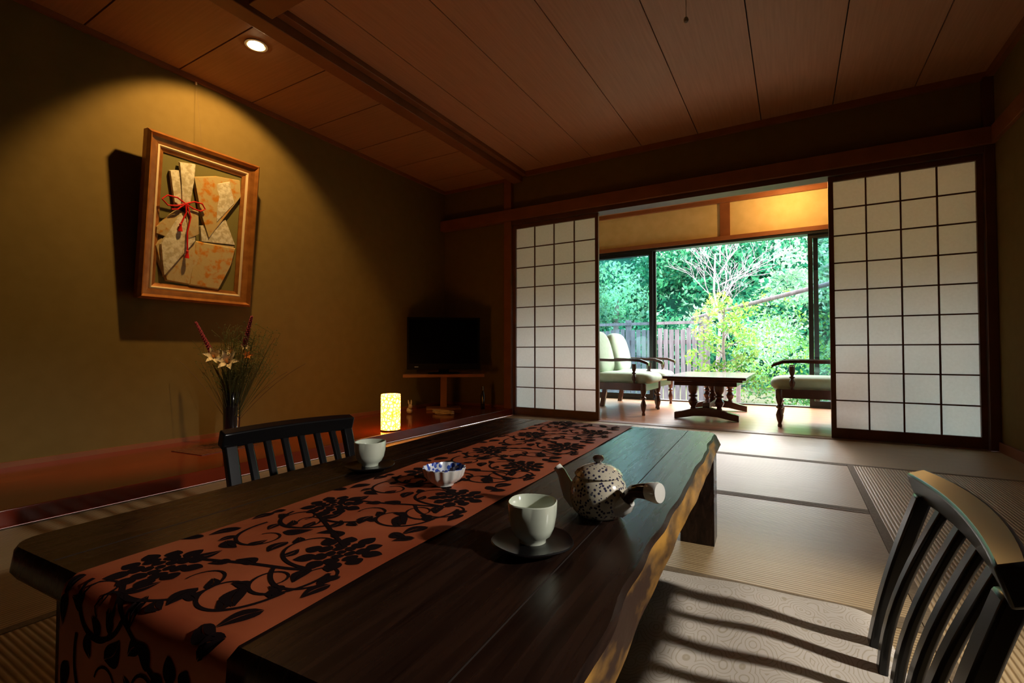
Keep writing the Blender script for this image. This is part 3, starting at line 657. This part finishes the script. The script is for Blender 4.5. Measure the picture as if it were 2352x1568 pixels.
def foliage(name,clumps,per,size,mats,flat=.75,extra=None,prob=(.4,.4,.2)):
    C=[]
    for (x,y,z,r) in clumps:
        k=int(per*r*r); d=np.random.normal(size=(k,3)); d/=np.linalg.norm(d,axis=1)[:,None]; rad=r*(.55+.5*np.random.rand(k,1)**.6)
        p=d*rad; p[:,2]*=flat; C.append(p+np.array([x,y,z]))
    C=np.concatenate(C); n=len(C)
    u=np.random.normal(size=(n,3)); u/=np.linalg.norm(u,axis=1)[:,None]; w=np.random.normal(size=(n,3)); w-=u*(u*w).sum(1)[:,None]; w/=np.linalg.norm(w,axis=1)[:,None]
    sz=size*(.6+.8*np.random.rand(n,1)); V=np.stack([C-u*sz,C-w*sz*.45,C+u*sz,C+w*sz*.45],1).reshape(-1,3)
    ob=extra or MB()
    me=bpy.data.meshes.new(name); EV=ob.V; EF=ob.F
    allV=[tuple(v) for v in V]+list(EV); k=4*n
    allF=[(4*i,4*i+1,4*i+2,4*i+3) for i in range(n)]+[tuple(j+k for j in f) for f in EF]
    me.from_pydata(allV,[],allF)
    for m_ in mats: me.materials.append(m_)
    for m_ in ob.mats: me.materials.append(m_)
    idx=np.random.choice(3,size=n,p=prob).tolist()+[i+len(mats) for i in ob.I]
    me.polygons.foreach_set('material_index',idx); me.update()
    o=bpy.data.objects.new(name,me); S.collection.objects.link(o); return o
HZ=5.0
b=MB(); V=[];F=[];nx,nz=40,20
for j in range(nz+1):
    for i in range(nx+1):
        x=-17+28*i/nx; t=j/nz; y=13.6+6*t+.5*math.sin(x*1.3+t*5); z=-.4+(HZ+.4)*t+.4*math.sin(x*.9+3*t); V.append((x,y+1.2,z))
for j in range(nz):
    for i in range(nx): a=j*(nx+1)+i; F.append((a,a+1,a+nx+2,a+nx+1))
M['hill']=leafmat('hill_dark',(.02,.10,.07),0); b.add(V,F,'hill')
cl=[]
for i in range(210):
    t=random.random()**.9; x=random.uniform(-14,8); cl.append((x,13.9+6*t+random.uniform(-.8,.8),-.1+(HZ+.4)*t,random.uniform(.6,1.35)))
foliage('hillside_trees',cl,340,.09,L1,extra=b,prob=(.4,.4,.2))
b=MB(); b.tube([(-3.6,10.8,-.35),(-3.55,10.8,.8),(-3.5,10.8,1.8)],[.09,.07,.05],'bark',seg=8)
foliage('rounded_garden_tree',[(-3.9,10.8,1.6,.6),(-3.2,10.7,1.7,.6),(-3.6,10.6,2.2,.65),(-4.6,10.9,1.9,.8),(-4.9,10.7,2.6,.7)],1500,.05,[L3[0],L1[2],L3[1]],extra=b)
b=MB(); P0=Vector((-.88,7.6,-.35)); b.tube([P0,P0+Vector((.03,0,.5)),P0+Vector((0,0,1.0)),P0+Vector((.02,0,1.6))],[.03,.026,.02,.01],'bark',seg=8)
random.seed(5); cl=[]
for i in range(16):
    a=i*2.4; h=.55+1.2*i/16; r=.42*(1-.5*(i/16)) ; e=P0+Vector((r*math.cos(a),r*math.sin(a),h)); b.tube([P0+Vector((0,0,h-.15)),e],[.009,.004],'bark',seg=5); cl.append((e.x,e.y,e.z+.02,.17))
foliage('small_maple_tree',cl,3600,.032,L2,extra=b)
cl=[]
for i in range(38): cl.append((random.uniform(-.75,1.6),random.uniform(8.75,9.5),random.uniform(-.3,1.4),random.uniform(.22,.42)))
foliage('garden_shrub',cl,1500,.032,[L3[0],L2[2],L2[0]])
cl=[]
for i in range(14): cl.append((random.uniform(-.05,.7),random.uniform(7.35,7.9),random.uniform(-.35,.2),random.uniform(.15,.25)))
foliage('garden_shrub',cl,2600,.025,[L2[2],L3[1],L3[0]])
cl=[(random.uniform(-1.6,2.5),random.uniform(10.6,11.0),random.uniform(.6,2.7),random.uniform(.35,.6)) for i in range(18)]
foliage('garden_shrub',cl,1100,.05,[L3[2],L3[0],L1[2]],prob=(.25,.45,.3))
b=MB()
def branch(p,d,l,r,dep):
    q_=p+d*l; md=(p+q_)/2+Vector((random.uniform(-1,1),random.uniform(-1,1),random.uniform(-1,1)))*l*.06
    b.tube([p,md,q_],[r,r*.85,r*.65],'bare',seg=5)
    if dep==0: return
    for k in range(3 if dep>1 else 2):
        dd=(d+Vector((random.uniform(-.9,.9),random.uniform(-.7,.7),random.uniform(-.25,.6)))).normalized(); branch(q_ if k else md,dd,l*random.uniform(.6,.85),r*.6,dep-1)
random.seed(8); branch(Vector((-1.15,9.2,-.35)),Vector((.03,0,1)).normalized(),1.5,.036,1)
for i in range(7): branch(Vector((-1.1,9.2,1.0+.2*i)),Vector((random.uniform(-.3,1),random.uniform(-.3,.3),random.uniform(.3,.8))).normalized(),.48,.012,4)
b.build('bare_garden_tree')
b=MB()
for x,y,h in ((-.62,6.9,.35),(-.15,6.95,.30),(.4,7.0,.35)): b.tube([(x,y,-.35),(x,y,h)],.028,'bark',seg=8)
b.build('garden_stakes')

# ------------------------------------------------------------ lights
def light(name,typ,loc,energy,col,tgt=None,**k):
    l=bpy.data.lights.new(name,typ); l.energy=energy; l.color=col
    for a,v in k.items(): setattr(l,a,v)
    o=bpy.data.objects.new(name,l); S.collection.objects.link(o); o.location=loc
    if tgt is not None: o.rotation_euler=(Vector(tgt)-Vector(loc)).to_track_quat('-Z','Y').to_euler()
    return o
light('downlight_beam','SPOT',(-2.56,1.56,2.285),95,(1,.60,.20),(-3.24,1.66,1.485),spot_size=math.radians(100),spot_blend=.35,shadow_soft_size=.025)
light('table_lamp_bulb','POINT',(LX,LY,.25),4,(1,.45,.12),shadow_soft_size=.04)
light('veranda_ceiling_lamp','POINT',(.0,5.7,2.3),19,(1,.60,.20),shadow_soft_size=.06)
light('side_window_daylight','SPOT',(1.75,.95,1.35),170,(1,.93,.85),(-.15,.85,.15),spot_size=math.radians(52),spot_blend=.6,shadow_soft_size=.05)
light('sun','SUN',(2,20,18),19.0,(1,.96,.92),(-.6,5,1.5),angle=math.radians(60))
p=light('window_portal','AREA',(-.65,VY+.13,.98),1,(1,1,1),(-.65,0,.98),shape='RECTANGLE',size=5.1,size_y=1.9)
p.data.cycles.is_portal=True
w=bpy.data.worlds.new('sky'); S.world=w; w.use_nodes=True; bg=w.node_tree.nodes['Background']; bg.inputs[0].default_value=(.95,.94,1,1); bg.inputs[1].default_value=7.5
S.view_settings.view_transform='Standard'; S.view_settings.look='None'
